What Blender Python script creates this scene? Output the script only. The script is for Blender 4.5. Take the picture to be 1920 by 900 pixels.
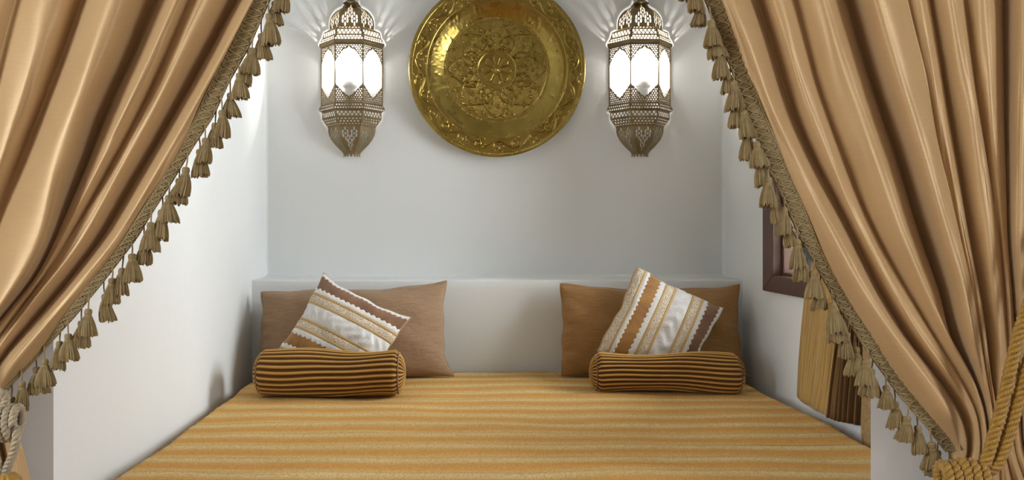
import bpy, bmesh, math, random
import numpy as np
from mathutils import Vector, Matrix
random.seed(7); RNG = np.random.default_rng(7)
PI = math.pi
for o in list(bpy.data.objects): bpy.data.objects.remove(o, do_unlink=True)
SC = bpy.context.scene; C = SC.collection

# ---------------------------------------------------------------- camera, world, light, exposure
F = 1566.0; CX, CY = 860.0, 437.0; H = 0.93          # focal length in px of the 1920 frame, vanishing point, eye height
cam = bpy.data.cameras.new('camera'); cam_o = bpy.data.objects.new('camera', cam); C.objects.link(cam_o)
cam.sensor_width = 36; cam.lens = F / 1920 * 36
cam.shift_x = (960 - CX) / 1920; cam.shift_y = -(450 - CY) / 1920
cam_o.location = (0, 0, H); cam_o.rotation_euler = (PI / 2, 0, 0); cam.clip_start = 0.02
SC.camera = cam_o
world = bpy.data.worlds.new('world'); SC.world = world; world.use_nodes = True
bg = world.node_tree.nodes['Background']; bg.inputs[0].default_value = (0.915, 0.965, 1.0, 1); bg.inputs[1].default_value = 22.5
SC.view_settings.view_transform = 'Standard'; SC.view_settings.look = 'None'
SC.view_settings.gamma = 1.0; SC.view_settings.use_curve_mapping = False
SC.view_settings.exposure = 0.20
BULB_WATTS = 4.8

def portal(name, loc, rot, sx, sy):
    l = bpy.data.lights.new(name, 'AREA'); l.shape = 'RECTANGLE'; l.size = sx; l.size_y = sy
    l.cycles.is_portal = True
    o = bpy.data.objects.new(name, l); C.objects.link(o); o.location = loc; o.rotation_euler = rot
    return o
# the openings daylight comes through: alcove window, tall windows of the room to the left and right of the camera
WIN_Y0, WIN_Y1, WIN_Z0, WIN_Z1 = 1.98, 2.66, 0.747, 1.62
ROOM_X = 2.5; ROOM_Y0 = -2.6; ROOM_H = 2.7
LW = (-0.75, 0.25, 0.90, 2.05)      # left room window y0 y1 z0 z1
RW = (-0.75, 0.0, 0.90, 2.05)
portal('portal_alcove', (1.12, (WIN_Y0 + WIN_Y1) / 2, (WIN_Z0 + WIN_Z1) / 2), (0, PI / 2, 0), WIN_Z1 - WIN_Z0, WIN_Y1 - WIN_Y0)
portal('portal_left', (-ROOM_X - .12, (LW[0] + LW[1]) / 2, (LW[2] + LW[3]) / 2), (0, -PI / 2, 0), LW[3] - LW[2], LW[1] - LW[0])
portal('portal_right', (ROOM_X + .12, (RW[0] + RW[1]) / 2, (RW[2] + RW[3]) / 2), (0, PI / 2, 0), RW[3] - RW[2], RW[1] - RW[0])

# ---------------------------------------------------------------- helpers
def W3(px, py, Y):                       # a measured image point at real depth Y
    return Vector(((px - CX) / F * Y, Y, H - (py - CY) / F * Y))
def lin(r, g, b):
    f = lambda c: (c / 255 / 12.92) if c / 255 <= .04045 else ((c / 255 + .055) / 1.055) ** 2.4
    return (f(r), f(g), f(b), 1)
def put(name, me, mat, parent=None, smooth=True):
    if mat is not None and not me.materials: me.materials.append(mat)
    if smooth and len(me.polygons): me.polygons.foreach_set('use_smooth', np.ones(len(me.polygons), bool))
    o = bpy.data.objects.new(name, me); C.objects.link(o)
    if parent is not None: o.parent = parent
    return o
def mesh(name, v, f):
    me = bpy.data.meshes.new(name); me.from_pydata([tuple(p) for p in v], [], f); me.update(); return me
def grid_mesh(name, P, close_u=False, uv=None, extra=None):
    """P: array (n,m,3). Fast quad grid. uv: (n,m,2)"""
    n, m = P.shape[:2]
    idx = np.arange(n * m).reshape(n, m)
    if close_u: a = idx; b = np.roll(idx, -1, 0)
    else: a = idx[:-1]; b = idx[1:]
    q = np.stack([a[:, :-1], b[:, :-1], b[:, 1:], a[:, 1:]], -1).reshape(-1, 4)
    me = bpy.data.meshes.new(name)
    me.vertices.add(n * m); me.vertices.foreach_set('co', P.reshape(-1).astype(np.float32))
    me.loops.add(q.size); me.loops.foreach_set('vertex_index', q.reshape(-1).astype(np.int32))
    me.polygons.add(len(q)); me.polygons.foreach_set('loop_start', (np.arange(len(q)) * 4).astype(np.int32))
    me.update(calc_edges=True)
    if uv is not None:
        l = me.uv_layers.new(name='UVMap'); l.data.foreach_set('uv', uv.reshape(-1, 2)[q.reshape(-1)].reshape(-1).astype(np.float32))
    return me
class MB:
    """collects shapes into one mesh"""
    def __init__(s): s.v = []; s.f = []
    def add(s, v, f):
        k = len(s.v); s.v += [tuple(p) for p in v]; s.f += [tuple(i + k for i in q) for q in f]; return s
    def box(s, x0, x1, y0, y1, z0, z1):
        v = [(x, y, z) for z in (z0, z1) for y in (y0, y1) for x in (x0, x1)]
        return s.add(v, [(0, 2, 3, 1), (4, 5, 7, 6), (0, 1, 5, 4), (2, 6, 7, 3), (0, 4, 6, 2), (1, 3, 7, 5)])
    def grid(s, P, close_u=False, cap=False):
        n, m = len(P), len(P[0]); k = len(s.v)
        for r in P: s.v += [tuple(p) for p in r]
        for i in range(n if close_u else n - 1):
            for j in range(m - 1):
                a, b = i * m, ((i + 1) % n) * m
                s.f.append((k + a + j, k + b + j, k + b + j + 1, k + a + j + 1))
        return s
    def lathe(s, prof, seg=24, c=(0, 0, 0), cap=True):
        k = len(s.v); n = len(prof)
        for r, z in prof:
            for i in range(seg):
                t = 2 * PI * i / seg; s.v.append((c[0] + r * math.cos(t), c[1] + r * math.sin(t), c[2] + z))
        for j in range(n - 1):
            for i in range(seg):
                a, b = k + j * seg + i, k + j * seg + (i + 1) % seg
                s.f.append((a, b, b + seg, a + seg))
        if cap:
            s.f.append(tuple(k + i for i in range(seg))[::-1]); s.f.append(tuple(k + (n - 1) * seg + i for i in range(seg)))
        return s
    def tube(s, path, rad, seg=8, lobes=0, lobe=0.0, twist=0.0, cap=True):
        pts = [Vector(p) for p in path]; n = len(pts); k = len(s.v); up = None; L = 0
        for i, p in enumerate(pts):
            d = (pts[min(i + 1, n - 1)] - pts[max(i - 1, 0)]).normalized()
            if up is None:
                up = Vector((0, 0, 1)) if abs(d.z) < .9 else Vector((1, 0, 0))
            e = (up - d * up.dot(d)).normalized(); g = d.cross(e); up = e
            if i: L += (p - pts[i - 1]).length
            r0 = rad[i] if hasattr(rad, '__len__') else rad
            for q in range(seg):
                t = 2 * PI * q / seg + twist * L
                r = r0 * (1 + lobe * math.cos(lobes * 2 * PI * q / seg)) if lobes else r0
                s.v.append(tuple(p + (e * math.cos(t) + g * math.sin(t)) * r))
        for i in range(n - 1):
            for q in range(seg):
                a, b = k + i * seg + q, k + i * seg + (q + 1) % seg
                s.f.append((a, b, b + seg, a + seg))
        if cap:
            s.f.append(tuple(k + q for q in range(seg))[::-1]); s.f.append(tuple(k + (n - 1) * seg + q for q in range(seg)))
        return s
    def build(s, name, mat, parent=None, smooth=True):
        return put(name, mesh(name, s.v, s.f), mat, parent, smooth)
def tag(o, label=None, cat=None, group=None, kind=None):
    if label: o['label'] = label
    if cat: o['category'] = cat
    if group: o['group'] = group
    if kind: o['kind'] = kind
    return o
def empty(name, loc=(0, 0, 0), rot=(0, 0, 0)):
    o = bpy.data.objects.new(name, None); C.objects.link(o); o.location = loc; o.rotation_euler = rot
    o.empty_display_size = .05; return o
def bevel(o, w, seg=3, ang=40):
    m = o.modifiers.new('bevel', 'BEVEL'); m.width = w; m.segments = seg; m.limit_method = 'ANGLE'; m.angle_limit = math.radians(ang); return o
def solidify(o, t, off=0):
    m = o.modifiers.new('solid', 'SOLIDIFY'); m.thickness = t; m.offset = off; return o
def smoothpath(pts, n):
    """Catmull-Rom through pts, n samples"""
    P = [Vector(p) for p in pts]; P = [P[0] * 2 - P[1]] + P + [P[-1] * 2 - P[-2]]
    out = []; m = len(P) - 3
    for i in range(n):
        t = i / (n - 1) * m; k = min(int(t), m - 1); t -= k
        a, b, c, d = P[k:k + 4]
        out.append(.5 * ((2 * b) + (c - a) * t + (2 * a - 5 * b + 4 * c - d) * t * t + (3 * b - a - 3 * c + d) * t ** 3))
    return out

# ---------------------------------------------------------------- materials
def material(name, col=(.8, .8, .8, 1), rough=.6, metal=0.0, **kw):
    m = bpy.data.materials.new(name); m.use_nodes = True
    b = m.node_tree.nodes['Principled BSDF']
    b.inputs['Base Color'].default_value = col; b.inputs['Roughness'].default_value = rough; b.inputs['Metallic'].default_value = metal
    for k, v in kw.items(): b.inputs[k].default_value = v
    return m
class NT:
    def __init__(s, m): s.m = m; s.t = m.node_tree; s.b = s.t.nodes.get('Principled BSDF')
    def n(s, ty, ins=None, **props):
        x = s.t.nodes.new(ty)
        for k, v in props.items(): setattr(x, k, v)
        for k, v in (ins or {}).items():
            if isinstance(v, bpy.types.NodeSocket): s.t.links.new(v, x.inputs[k])
            else: x.inputs[k].default_value = v
        return x
    def coord(s, which='Object', scale=(1, 1, 1), rot=(0, 0, 0)):
        c = s.n('ShaderNodeTexCoord'); mp = s.n('ShaderNodeMapping', {'Vector': c.outputs[which], 'Scale': scale, 'Rotation': rot}); return mp.outputs[0]
    def noise(s, vec, scale, detail=3, rough=.5, dist=0):
        return s.n('ShaderNodeTexNoise', {'Vector': vec, 'Scale': scale, 'Detail': detail, 'Roughness': rough, 'Distortion': dist}).outputs['Fac']
    def ramp(s, fac, stops, interp='LINEAR'):
        r = s.n('ShaderNodeValToRGB', {'Fac': fac}); e = r.color_ramp; e.interpolation = interp
        while len(e.elements) < len(stops): e.elements.new(.5)
        for el, (p, c) in zip(e.elements, stops): el.position = p; el.color = c
        return r.outputs[0]
    def math(s, op, a, b=0.0, c=0.0):
        x = s.n('ShaderNodeMath', operation=op)
        for i, v in enumerate((a, b, c)):
            if isinstance(v, bpy.types.NodeSocket): s.t.links.new(v, x.inputs[i])
            else: x.inputs[i].default_value = v
        return x.outputs[0]
    def mix(s, fac, a, b, blend='MIX'):
        x = s.n('ShaderNodeMix', data_type='RGBA', blend_type=blend)
        for k, v in ((0, fac), (6, a), (7, b)):
            if isinstance(v, bpy.types.NodeSocket): s.t.links.new(v, x.inputs[k])
            else: x.inputs[k].default_value = v
        return x.outputs[2]
    def bump(s, h, strength=.3, dist=.002, normal=None):
        x = s.n('ShaderNodeBump', {'Height': h, 'Strength': strength, 'Distance': dist})
        if normal is not None: s.t.links.new(normal, x.inputs['Normal'])
        s.t.links.new(x.outputs[0], s.b.inputs['Normal']); return x.outputs[0]
    def col(s, c): s.t.links.new(c, s.b.inputs['Base Color'])
    def rough(s, c): s.t.links.new(c, s.b.inputs['Roughness'])
    def sep(s, vec): return s.n('ShaderNodeSeparateXYZ', {'Vector': vec}).outputs

M = {}
def plaster(name, c):
    m = material(name, lin(*c), .75); t = NT(m); v = t.coord()
    t.col(t.mix(t.noise(v, 2.2, 4), lin(c[0] - 5, c[1] - 5, c[2] - 5), lin(c[0] + 3, c[1] + 3, c[2] + 3)))
    t.bump(t.math('ADD', t.noise(v, 6, 3), t.math('MULTIPLY', t.noise(v, 60, 3), .12)), .25, .012)
    return m
M['plaster'] = plaster('white_plaster', (226, 228, 227))
M['room_plaster'] = plaster('room_plaster', (184, 178, 168))
m = M['tile'] = material('floor_tile', lin(150, 110, 85), .5); t = NT(m); v = t.coord(); t.col(t.mix(t.noise(v, 3), lin(140, 100, 75), lin(165, 122, 95)))
def silk(name, base, dark):
    m = material(name, lin(*base), .5, 0.12); t = NT(m); v = t.coord()
    uv = t.coord('UV', (1, 1, 1))
    slub = t.noise(t.coord('UV', (9, 260, 1)), 1, 3, .6)
    big = t.noise(v, 7, 3)
    t.col(t.mix(t.math('MULTIPLY', t.math('ADD', slub, big), .5), lin(*dark), lin(*base)))
    m.node_tree.nodes['Principled BSDF'].inputs['Sheen Weight'].default_value = .35
    m.node_tree.nodes['Principled BSDF'].inputs['Sheen Tint'].default_value = (.95, .88, .72, 1)
    m.node_tree.nodes['Principled BSDF'].inputs['Sheen Roughness'].default_value = .5
    m.node_tree.nodes['Principled BSDF'].inputs['Specular IOR Level'].default_value = .40
    m.node_tree.nodes['Principled BSDF'].inputs['Specular Tint'].default_value = (1, .92, .78, 1)
    n1 = t.bump(t.noise(t.coord('UV', (7, 9, 1)), 1, 4, .6, .5), .08, .010)
    t.bump(slub, .25, .0010, n1)
    t.rough(t.ramp(big, [(.2, (.38, .38, .38, 1)), (.8, (.52, .52, .52, 1))]))
    return m
M['silk'] = silk('champagne_silk', (188, 157, 114), (169, 134, 89))
def yarn(name, a, b, sc=500, rough=.6, sheen=.3):
    m = material(name, lin(*a), rough); t = NT(m); v = t.coord()
    f = t.noise(v, sc * .25, 3); t.col(t.mix(f, lin(*b), lin(*a)))
    t.bump(t.noise(v, sc, 2), .3, .001)
    t.b.inputs['Sheen Weight'].default_value = sheen
    return m
M['tassel'] = yarn('olive_gold_yarn', (154, 131, 80), (102, 82, 42))
M['trim'] = yarn('olive_gold_braid', (140, 119, 72), (106, 87, 46))
M['trim_cord'] = yarn('olive_gold_cord', (146, 125, 78), (114, 95, 54))
M['rope_gold'] = yarn('gold_rope', (182, 138, 40), (118, 82, 14), 400, .42)
M['rope_silver'] = yarn('silver_beige_rope', (188, 174, 146), (128, 113, 86), 400, .42)

# brass
m = M['brass'] = material('embossed_brass', lin(178, 146, 62), .30, 1.0); t = NT(m); v = t.coord()
t.col(t.mix(t.noise(v, 9, 4), lin(138, 116, 52), lin(172, 148, 82)))
t.rough(t.ramp(t.noise(v, 22, 4), [(.3, (.20, .2, .2, 1)), (.75, (.40, .4, .4, 1))]))
t.bump(t.noise(v, 180, 2), .10, .001)
m = M['lantern_brass'] = material('antique_brass', lin(140, 118, 82), .42, .85); t = NT(m); v = t.coord()
t.col(t.mix(t.noise(v, 30, 4), lin(112, 98, 72), lin(162, 142, 106))); t.bump(t.noise(v, 260, 3), .2, .001)
t.rough(t.ramp(t.noise(v, 40, 3), [(.3, (.3, .3, .3, 1)), (.75, (.55, .55, .55, 1))]))
def see_through(name, glossf, transl, tint=(1, 1, 1, 1)):
    m = bpy.data.materials.new(name); m.use_nodes = True; t = NT(m); t.t.nodes.clear()
    out = t.n('ShaderNodeOutputMaterial'); tr = t.n('ShaderNodeBsdfTransparent', {'Color': tint})
    gl = t.n('ShaderNodeBsdfGlossy', {'Roughness': .08}); tl = t.n('ShaderNodeBsdfTranslucent', {'Color': (.95, .95, .95, 1)})
    a = t.n('ShaderNodeMixShader', {0: transl, 1: tr.outputs[0], 2: tl.outputs[0]})
    fr = t.n('ShaderNodeFresnel', {'IOR': 1.45})
    b = t.n('ShaderNodeMixShader', {0: t.math('MULTIPLY', fr.outputs[0], glossf), 1: a.outputs[0], 2: gl.outputs[0]})
    t.t.links.new(b.outputs[0], out.inputs[0]); return m
M['lantern_glass'] = see_through('milky_lantern_glass', .8, .14)
M['window_glass'] = see_through('window_glass', 1.0, 0.0)
m = M['bulb'] = material('lit_bulb', (1, 1, 1, 1), .4); b = m.node_tree.nodes['Principled BSDF']
b.inputs['Emission Color'].default_value = (1, .93, .82, 1); b.inputs['Emission Strength'].default_value = 6
M['ceramic'] = material('white_ceramic', lin(215, 213, 208), .35)

# wood
def wood(name, a, b, rough=.45, stretch=(30, 30, 2.5)):
    m = material(name, lin(*a), rough); t = NT(m); v = t.coord('Object', stretch)
    f = t.noise(v, 1.0, 5, .6, .8); t.col(t.mix(f, lin(*b), lin(*a))); t.bump(f, .2, .002); return m
M['frame_wood'] = wood('dark_window_wood', (92, 62, 46), (66, 42, 32))
M['shutter_wood'] = wood('weathered_shutter_wood', (165, 128, 108), (112, 78, 62), .6)

# textiles
def linen(name, a, b, rot=0):
    m = material(name, lin(*a), .8); t = NT(m)
    s1 = t.noise(t.coord('UV', (14, 190, 1)), 1, 4, .65); s2 = t.noise(t.coord('UV', (170, 30, 1)), 1, 3, .6)
    s3 = t.noise(t.coord('UV', (9, 70, 1)), 1, 3, .6)
    f = t.math('ADD', t.math('MULTIPLY', s1, .5), t.math('ADD', t.math('MULTIPLY', s2, .2), t.math('MULTIPLY', s3, .3)))
    t.col(t.ramp(f, [(.32, lin(*b)), (.68, lin(*a))]))
    n1 = t.bump(t.noise(t.coord('UV', (7, 4, 1)), 1, 4, .55, .8), .35, .012)
    t.bump(t.math('ADD', s1, t.math('MULTIPLY', s2, .6)), .5, .0012, n1)
    t.b.inputs['Sheen Weight'].default_value = .12; t.b.inputs['Specular IOR Level'].default_value = .2
    return m
M['linen_rose'] = linen('rose_beige_linen', (176, 146, 116), (132, 104, 80))
M['linen_tan'] = linen('tan_linen', (176, 136, 88), (134, 97, 56))
M['cush_base'] = linen('cream_cushion_back', (205, 180, 140), (176, 146, 102))
m = M['satin'] = material('white_satin', lin(222, 220, 216), .35); t = NT(m)
w = t.n('ShaderNodeTexVoronoi', {'Vector': t.coord('UV', (26, 12, 1)), 'Scale': 1.0}, feature='DISTANCE_TO_EDGE').outputs['Distance']
t.bump(t.ramp(w, [(0, (0, 0, 0, 1)), (.09, (1, 1, 1, 1))]), .35, .0015); t.b.inputs['Sheen Weight'].default_value = .2
m = M['lace'] = material('white_lace', lin(232, 229, 224), .75); t = NT(m); v = t.coord('UV', (60, 60, 1))
t.bump(t.n('ShaderNodeTexVoronoi', {'Vector': v, 'Scale': 1.0}).outputs['Distance'], .6, .002)
m = M['brocade'] = material('ecru_brocade', lin(205, 186, 152), .7); t = NT(m); v = t.coord('UV', (46, 46, 1))
d = t.n('ShaderNodeTexVoronoi', {'Vector': v, 'Scale': 1.0}, feature='DISTANCE_TO_EDGE').outputs['Distance']
t.col(t.ramp(d, [(.05, lin(226, 216, 200)), (.16, lin(190, 168, 134))])); t.bump(d, .6, .002)
m = M['ribbon'] = material('tan_ribbon', lin(190, 158, 106), .5); t = NT(m)
t.bump(t.noise(t.coord('UV', (300, 4, 1)), 1, 2), .3, .001)
def velvet(name, a, b):
    m = material(name, lin(*a), .7); t = NT(m); f = t.noise(t.coord('UV', (5, 2, 1)), 1, 4, .6, .5)
    t.col(t.ramp(f, [(.35, lin(*b)), (.62, lin(*a))])); t.b.inputs['Sheen Weight'].default_value = .4
    t.bump(t.noise(t.coord('UV', (90, 90, 1)), 1, 2), .3, .001); return m
M['velvet_brown'] = velvet('brown_velvet', (138, 98, 66), (112, 74, 48))
M['velvet_gold'] = velvet('gold_velvet', (178, 128, 52), (140, 94, 50))
# corduroy: stripe colour comes from the UV u (rib phase)
m = M['cord'] = material('ribbed_gold_corduroy', lin(170, 120, 50), .75); t = NT(m); u = t.sep(t.coord('UV'))[0]
ph = t.math('FRACT', u); tri = t.math('ABSOLUTE', t.math('SUBTRACT', ph, .5))
nn = t.noise(t.coord('Object', (60, 60, 60)), 1, 3)
rib = t.ramp(tri, [(.18, lin(84, 50, 12)), (.26, lin(120, 78, 28)), (.34, lin(190, 146, 72)), (.48, lin(204, 164, 90))])
t.col(t.mix(t.math('MULTIPLY', nn, .2), rib, lin(150, 100, 40))); t.bump(t.noise(t.coord('Object', (600, 600, 600)), 1, 2), .3, .0008)
t.b.inputs['Sheen Weight'].default_value = .12; t.b.inputs['Specular IOR Level'].default_value = .2
M['piping'] = yarn('brown_piping', (150, 108, 48), (100, 66, 24))
# striped woven bedspread
m = M['bed'] = material('striped_gold_bedspread', lin(200, 150, 70), .85); t = NT(m); v = t.coord()
sx, sy, sz = t.sep(v)[:3]
warp = t.math('MULTIPLY', t.math('SUBTRACT', t.noise(t.coord('Object', (1.1, 2.0, 1)), 1, 2), .5), .085)
warp2 = t.math('MULTIPLY', t.math('SUBTRACT', t.noise(t.coord('Object', (14, 160, 1)), 1, 2), .5), .012)
yy = t.math('ADD', t.math('ADD', sy, warp), warp2)
ph = t.math('FRACT', t.math('MULTIPLY', yy, 1 / .107))
stripe = t.ramp(ph, [(0, lin(216, 156, 84)), (.14, lin(214, 160, 88)), (.30, lin(208, 172, 106)), (.46, lin(218, 194, 142)), (.56, lin(222, 200, 150)), (.66, lin(210, 176, 112)), (.78, lin(216, 188, 128)), (.90, lin(214, 168, 96)), (1, lin(216, 156, 84))])
longs = t.noise(t.coord('Object', (5, 90, 1)), 1, 4, .7)
fib = t.noise(t.coord('Object', (420, 160, 1)), 1, 3, .6)
thin = t.noise(t.coord('Object', (1.6, 75, 1)), 1, 2, .5)
c1 = t.mix(t.ramp(longs, [(.46, (0, 0, 0, 1)), (.76, (.4, .4, .4, 1))]), stripe, lin(210, 158, 80))
c1 = t.mix(t.ramp(thin, [(.66, (0, 0, 0, 1)), (.76, (.6, .6, .6, 1))]), c1, lin(160, 120, 52))
c1 = t.mix(t.ramp(fib, [(.36, (.6, .6, .6, 1)), (.60, (0, 0, 0, 1))]), c1, lin(174, 130, 68))
t.col(c1); t.bump(fib, .5, .002); t.b.inputs['Specular IOR Level'].default_value = .12
m = M['crinkle'] = material('crinkled_gold_fabric', lin(186, 148, 72), .55); t = NT(m)
f = t.noise(t.coord('UV', (60, 3, 1)), 1, 4, .6); t.col(t.ramp(f, [(.32, lin(132, 96, 38)), (.66, lin(186, 150, 78))])); t.bump(f, .6, .004)
t.b.inputs['Sheen Weight'].default_value = .3
m = M['shaded_crinkle'] = material('shaded_brown_striped_fabric', lin(96, 66, 32), .7); t = NT(m)  # striped copy of the gold cloth, darkened to paint in the return fold's shade
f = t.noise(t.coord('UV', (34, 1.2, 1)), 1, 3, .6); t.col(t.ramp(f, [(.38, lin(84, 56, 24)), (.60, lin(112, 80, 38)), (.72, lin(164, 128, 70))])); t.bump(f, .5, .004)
M['strip'] = linen('tan_strip_fabric', (176, 148, 102), (120, 92, 54))
M['iron'] = material('dark_iron', lin(60, 50, 42), .4, .9)

# ---------------------------------------------------------------- setting
XL, XR, YB, YLED, ZB, ZLED = -0.718, 0.985, 3.10, 2.90, 0.45, 0.767
YF = 1.48; ALC_H = 2.35
def struct(name, mb, mat, bev=0.0):
    o = mb.build(name, mat, None, False); tag(o, kind='structure')
    if bev: bevel(o, bev, 4)
    return o
struct('floor', MB().box(-ROOM_X - .2, ROOM_X + .2, ROOM_Y0 - .2, YF + .05, -.1, 0).box(XL - .2, XR + .2, YF + .05, YB + .2, -.1, 0), M['tile'])
struct('wall_left', MB().box(XL - .2, XL, YF + .2, YB, 0, ALC_H), M['plaster'])
struct('wall_back', MB().box(XL - .2, XR + .2, YB, YB + .15, 0, ALC_H), M['plaster'])
wr = MB()
wr.box(XR, XR + .2, YF + .05, WIN_Y0, 0, ALC_H); wr.box(XR, XR + .2, WIN_Y1, YB, 0, ALC_H)
wr.box(XR, XR + .2, WIN_Y0, WIN_Y1, 0, WIN_Z0); wr.box(XR, XR + .2, WIN_Y0, WIN_Y1, WIN_Z1, ALC_H)
struct('wall_right', wr, M['plaster'])
# masonry back ledge with worn, slightly rounded arris and plaster fillets into the back wall
lg = MB(); n = 60; rows = []
for i in range(n + 1):
    x = XL + (XR - XL) * i / n; w = .004 * math.sin(i * .7) * .4 + .002 * math.sin(i * 1.9)
    rows.append([(x, YLED, ZB - .25), (x, YLED + w * .15, ZLED - .03), (x, YLED, ZLED - .006 + w * .2), (x, YLED + .002, ZLED - .0015 + w * .2), (x, YLED + .007, ZLED + w * .25),
                 (x, YB - .02, ZLED + .001), (x, YB - .006, ZLED + .003), (x, YB - .001, ZLED + .009), (x, YB + .01, ZLED + .02)])
lg.grid(rows)
o = lg.build('trim_1', M['plaster'], None, True); tag(o, kind='structure')
# vertical plaster fillets in the back corners
for k, (xc, s) in enumerate(((XL, 1), (XR, -1))):
    f = MB()
    rows = [[(xc + s * .012 * (1 - math.sin(a)), YB - .012 * (1 - math.cos(a)), z) for a in [PI / 2 * q / 6 for q in range(7)]] for z in (ZLED, ALC_H)]
    tag(f.grid(rows).build('trim_%d' % (k + 2), M['plaster']), kind='structure')
struct('ceiling', MB().box(XL - .2, XR + .2, YF + .05, YB + .2, ALC_H, ALC_H + .15), M['plaster'])
# front wall of the room with the opening of the alcove; the right jamb is bevelled
fw = MB().box(-ROOM_X - .2, XL, YF, YF + .2, 0, ROOM_H)
fw.box(XL, .73, YF, YF + .2, 2.08, ROOM_H)
fw.add([(.73, YF, 0), (ROOM_X + .2, YF, 0), (ROOM_X + .2, YF + .055, 0), (.762, YF + .055, 0), (.73, YF, ROOM_H), (ROOM_X + .2, YF, ROOM_H), (ROOM_X + .2, YF + .055, ROOM_H), (.762, YF + .055, ROOM_H)],
       [(0, 1, 5, 4), (1, 2, 6, 5), (2, 3, 7, 6), (3, 0, 4, 7), (4, 5, 6, 7), (3, 2, 1, 0)])
struct('wall_front', fw, M['plaster'])
def wall_with_window(name, x0, x1, w):
    a = MB().box(x0, x1, ROOM_Y0, w[0], 0, ROOM_H).box(x0, x1, w[1], YF, 0, ROOM_H)
    a.box(x0, x1, w[0], w[1], 0, w[2]).box(x0, x1, w[0], w[1], w[3], ROOM_H)
    struct(name, a, M['room_plaster'])
wall_with_window('wall_room_left', -ROOM_X - .15, -ROOM_X, LW)
wall_with_window('wall_room_right', ROOM_X, ROOM_X + .15, RW)
struct('wall_room_rear', MB().box(-ROOM_X - .15, ROOM_X + .15, ROOM_Y0 - .15, ROOM_Y0, 0, ROOM_H), M['room_plaster'])
struct('ceiling_room', MB().box(-ROOM_X - .2, ROOM_X + .2, ROOM_Y0 - .2, YF + .05, ROOM_H, ROOM_H + .15), M['room_plaster'])

# alcove window: dark wooden frame standing proud of the wall, pane, and an open plank shutter outside
win = empty('window_1', (XR, (WIN_Y0 + WIN_Y1) / 2, WIN_Z0)); tag(win, kind='structure')
def wpart(name, mb, mat, bev=.003):
    o = mb.build(name, mat, win, False); o.location = -Vector(win.location)
    if bev: bevel(o, bev, 2)
    return o
fwd = .085; xo, xi = XR - .018, XR + .05
wpart('frame_stile', MB().add([(xo, WIN_Y1, WIN_Z0), (xo, WIN_Y1 - fwd, WIN_Z0 + .052), (xo, WIN_Y1 - fwd, WIN_Z1 - .052), (xo, WIN_Y1, WIN_Z1), (xi, WIN_Y1, WIN_Z0), (xi, WIN_Y1 - fwd, WIN_Z0 + .052), (xi, WIN_Y1 - fwd, WIN_Z1 - .052), (xi, WIN_Y1, WIN_Z1)],
      [(0, 1, 2, 3), (7, 6, 5, 4), (0, 4, 5, 1), (1, 5, 6, 2), (2, 6, 7, 3), (3, 7, 4, 0)]), M['frame_wood'])
wpart('frame_stile', MB().box(xo, xi, WIN_Y0, WIN_Y0 + fwd, WIN_Z0 + .052, WIN_Z1 - .052), M['frame_wood'])
wpart('frame_rail', MB().add([(xo, WIN_Y1, WIN_Z0), (xo, WIN_Y0, WIN_Z0), (xo, WIN_Y0, WIN_Z0 + .052), (xo, WIN_Y1 - fwd, WIN_Z0 + .052), (xi, WIN_Y1, WIN_Z0), (xi, WIN_Y0, WIN_Z0), (xi, WIN_Y0, WIN_Z0 + .052), (xi, WIN_Y1 - fwd, WIN_Z0 + .052)],
      [(0, 1, 2, 3), (7, 6, 5, 4), (0, 4, 5, 1), (1, 5, 6, 2), (2, 6, 7, 3), (3, 7, 4, 0)]), M['frame_wood'])
wpart('frame_rail', MB().box(xo, xi, WIN_Y0, WIN_Y1, WIN_Z1 - .052, WIN_Z1), M['frame_wood'])
# inner bead round the pane
bd = .014
for nm, b in (('bead', (xi - .04, xi, WIN_Y1 - fwd - bd, WIN_Y1 - fwd, WIN_Z0 + .052, WIN_Z1 - .052)), ('bead', (xi - .04, xi, WIN_Y0 + fwd, WIN_Y1 - fwd - bd, WIN_Z0 + .052, WIN_Z0 + .052 + bd * .7))):
    wpart(nm, MB().box(*b), M['frame_wood'], .003)
wpart('pane', MB().box(xi - .012, xi - .008, WIN_Y0 + fwd, WIN_Y1 - fwd, WIN_Z0 + .052, WIN_Z1 - .052), M['window_glass'], 0)
sh = empty('window_shutter', (XR + .21, WIN_Y1 + .03, WIN_Z0)); tag(sh, 'open plank shutter of weathered pinkish wood seen through the alcove window', 'shutter')
for k in range(5):
    o = MB().box(k * .105, k * .105 + .102, 0, .025, 0, WIN_Z1 - WIN_Z0).build('plank', M['shutter_wood'], sh, False); bevel(o, .003, 2)
for z in (.1, .72): bevel(MB().box(.02, .5, -.02, -.0005, z, z + .07).build('batten', M['shutter_wood'], sh, False), .004, 2)

# ---------------------------------------------------------------- bed
BX0, BX1, BY0, BY1 = -0.683, 0.940, 1.56, 2.885
bed = empty('daybed', ((BX0 + BX1) / 2, (BY0 + BY1) / 2, 0)); tag(bed, 'low built-in daybed with a golden striped woven cover filling the alcove', 'bed')
def at_root(o, root): o.location = -Vector(root.location); return o
o = bevel(at_root(MB().box(XL + .003, XR - .003, BY0 + .03, YLED - .003, 0.0, ZB - .16).build('platform', M['plaster'], bed, False), bed), .008)
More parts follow.
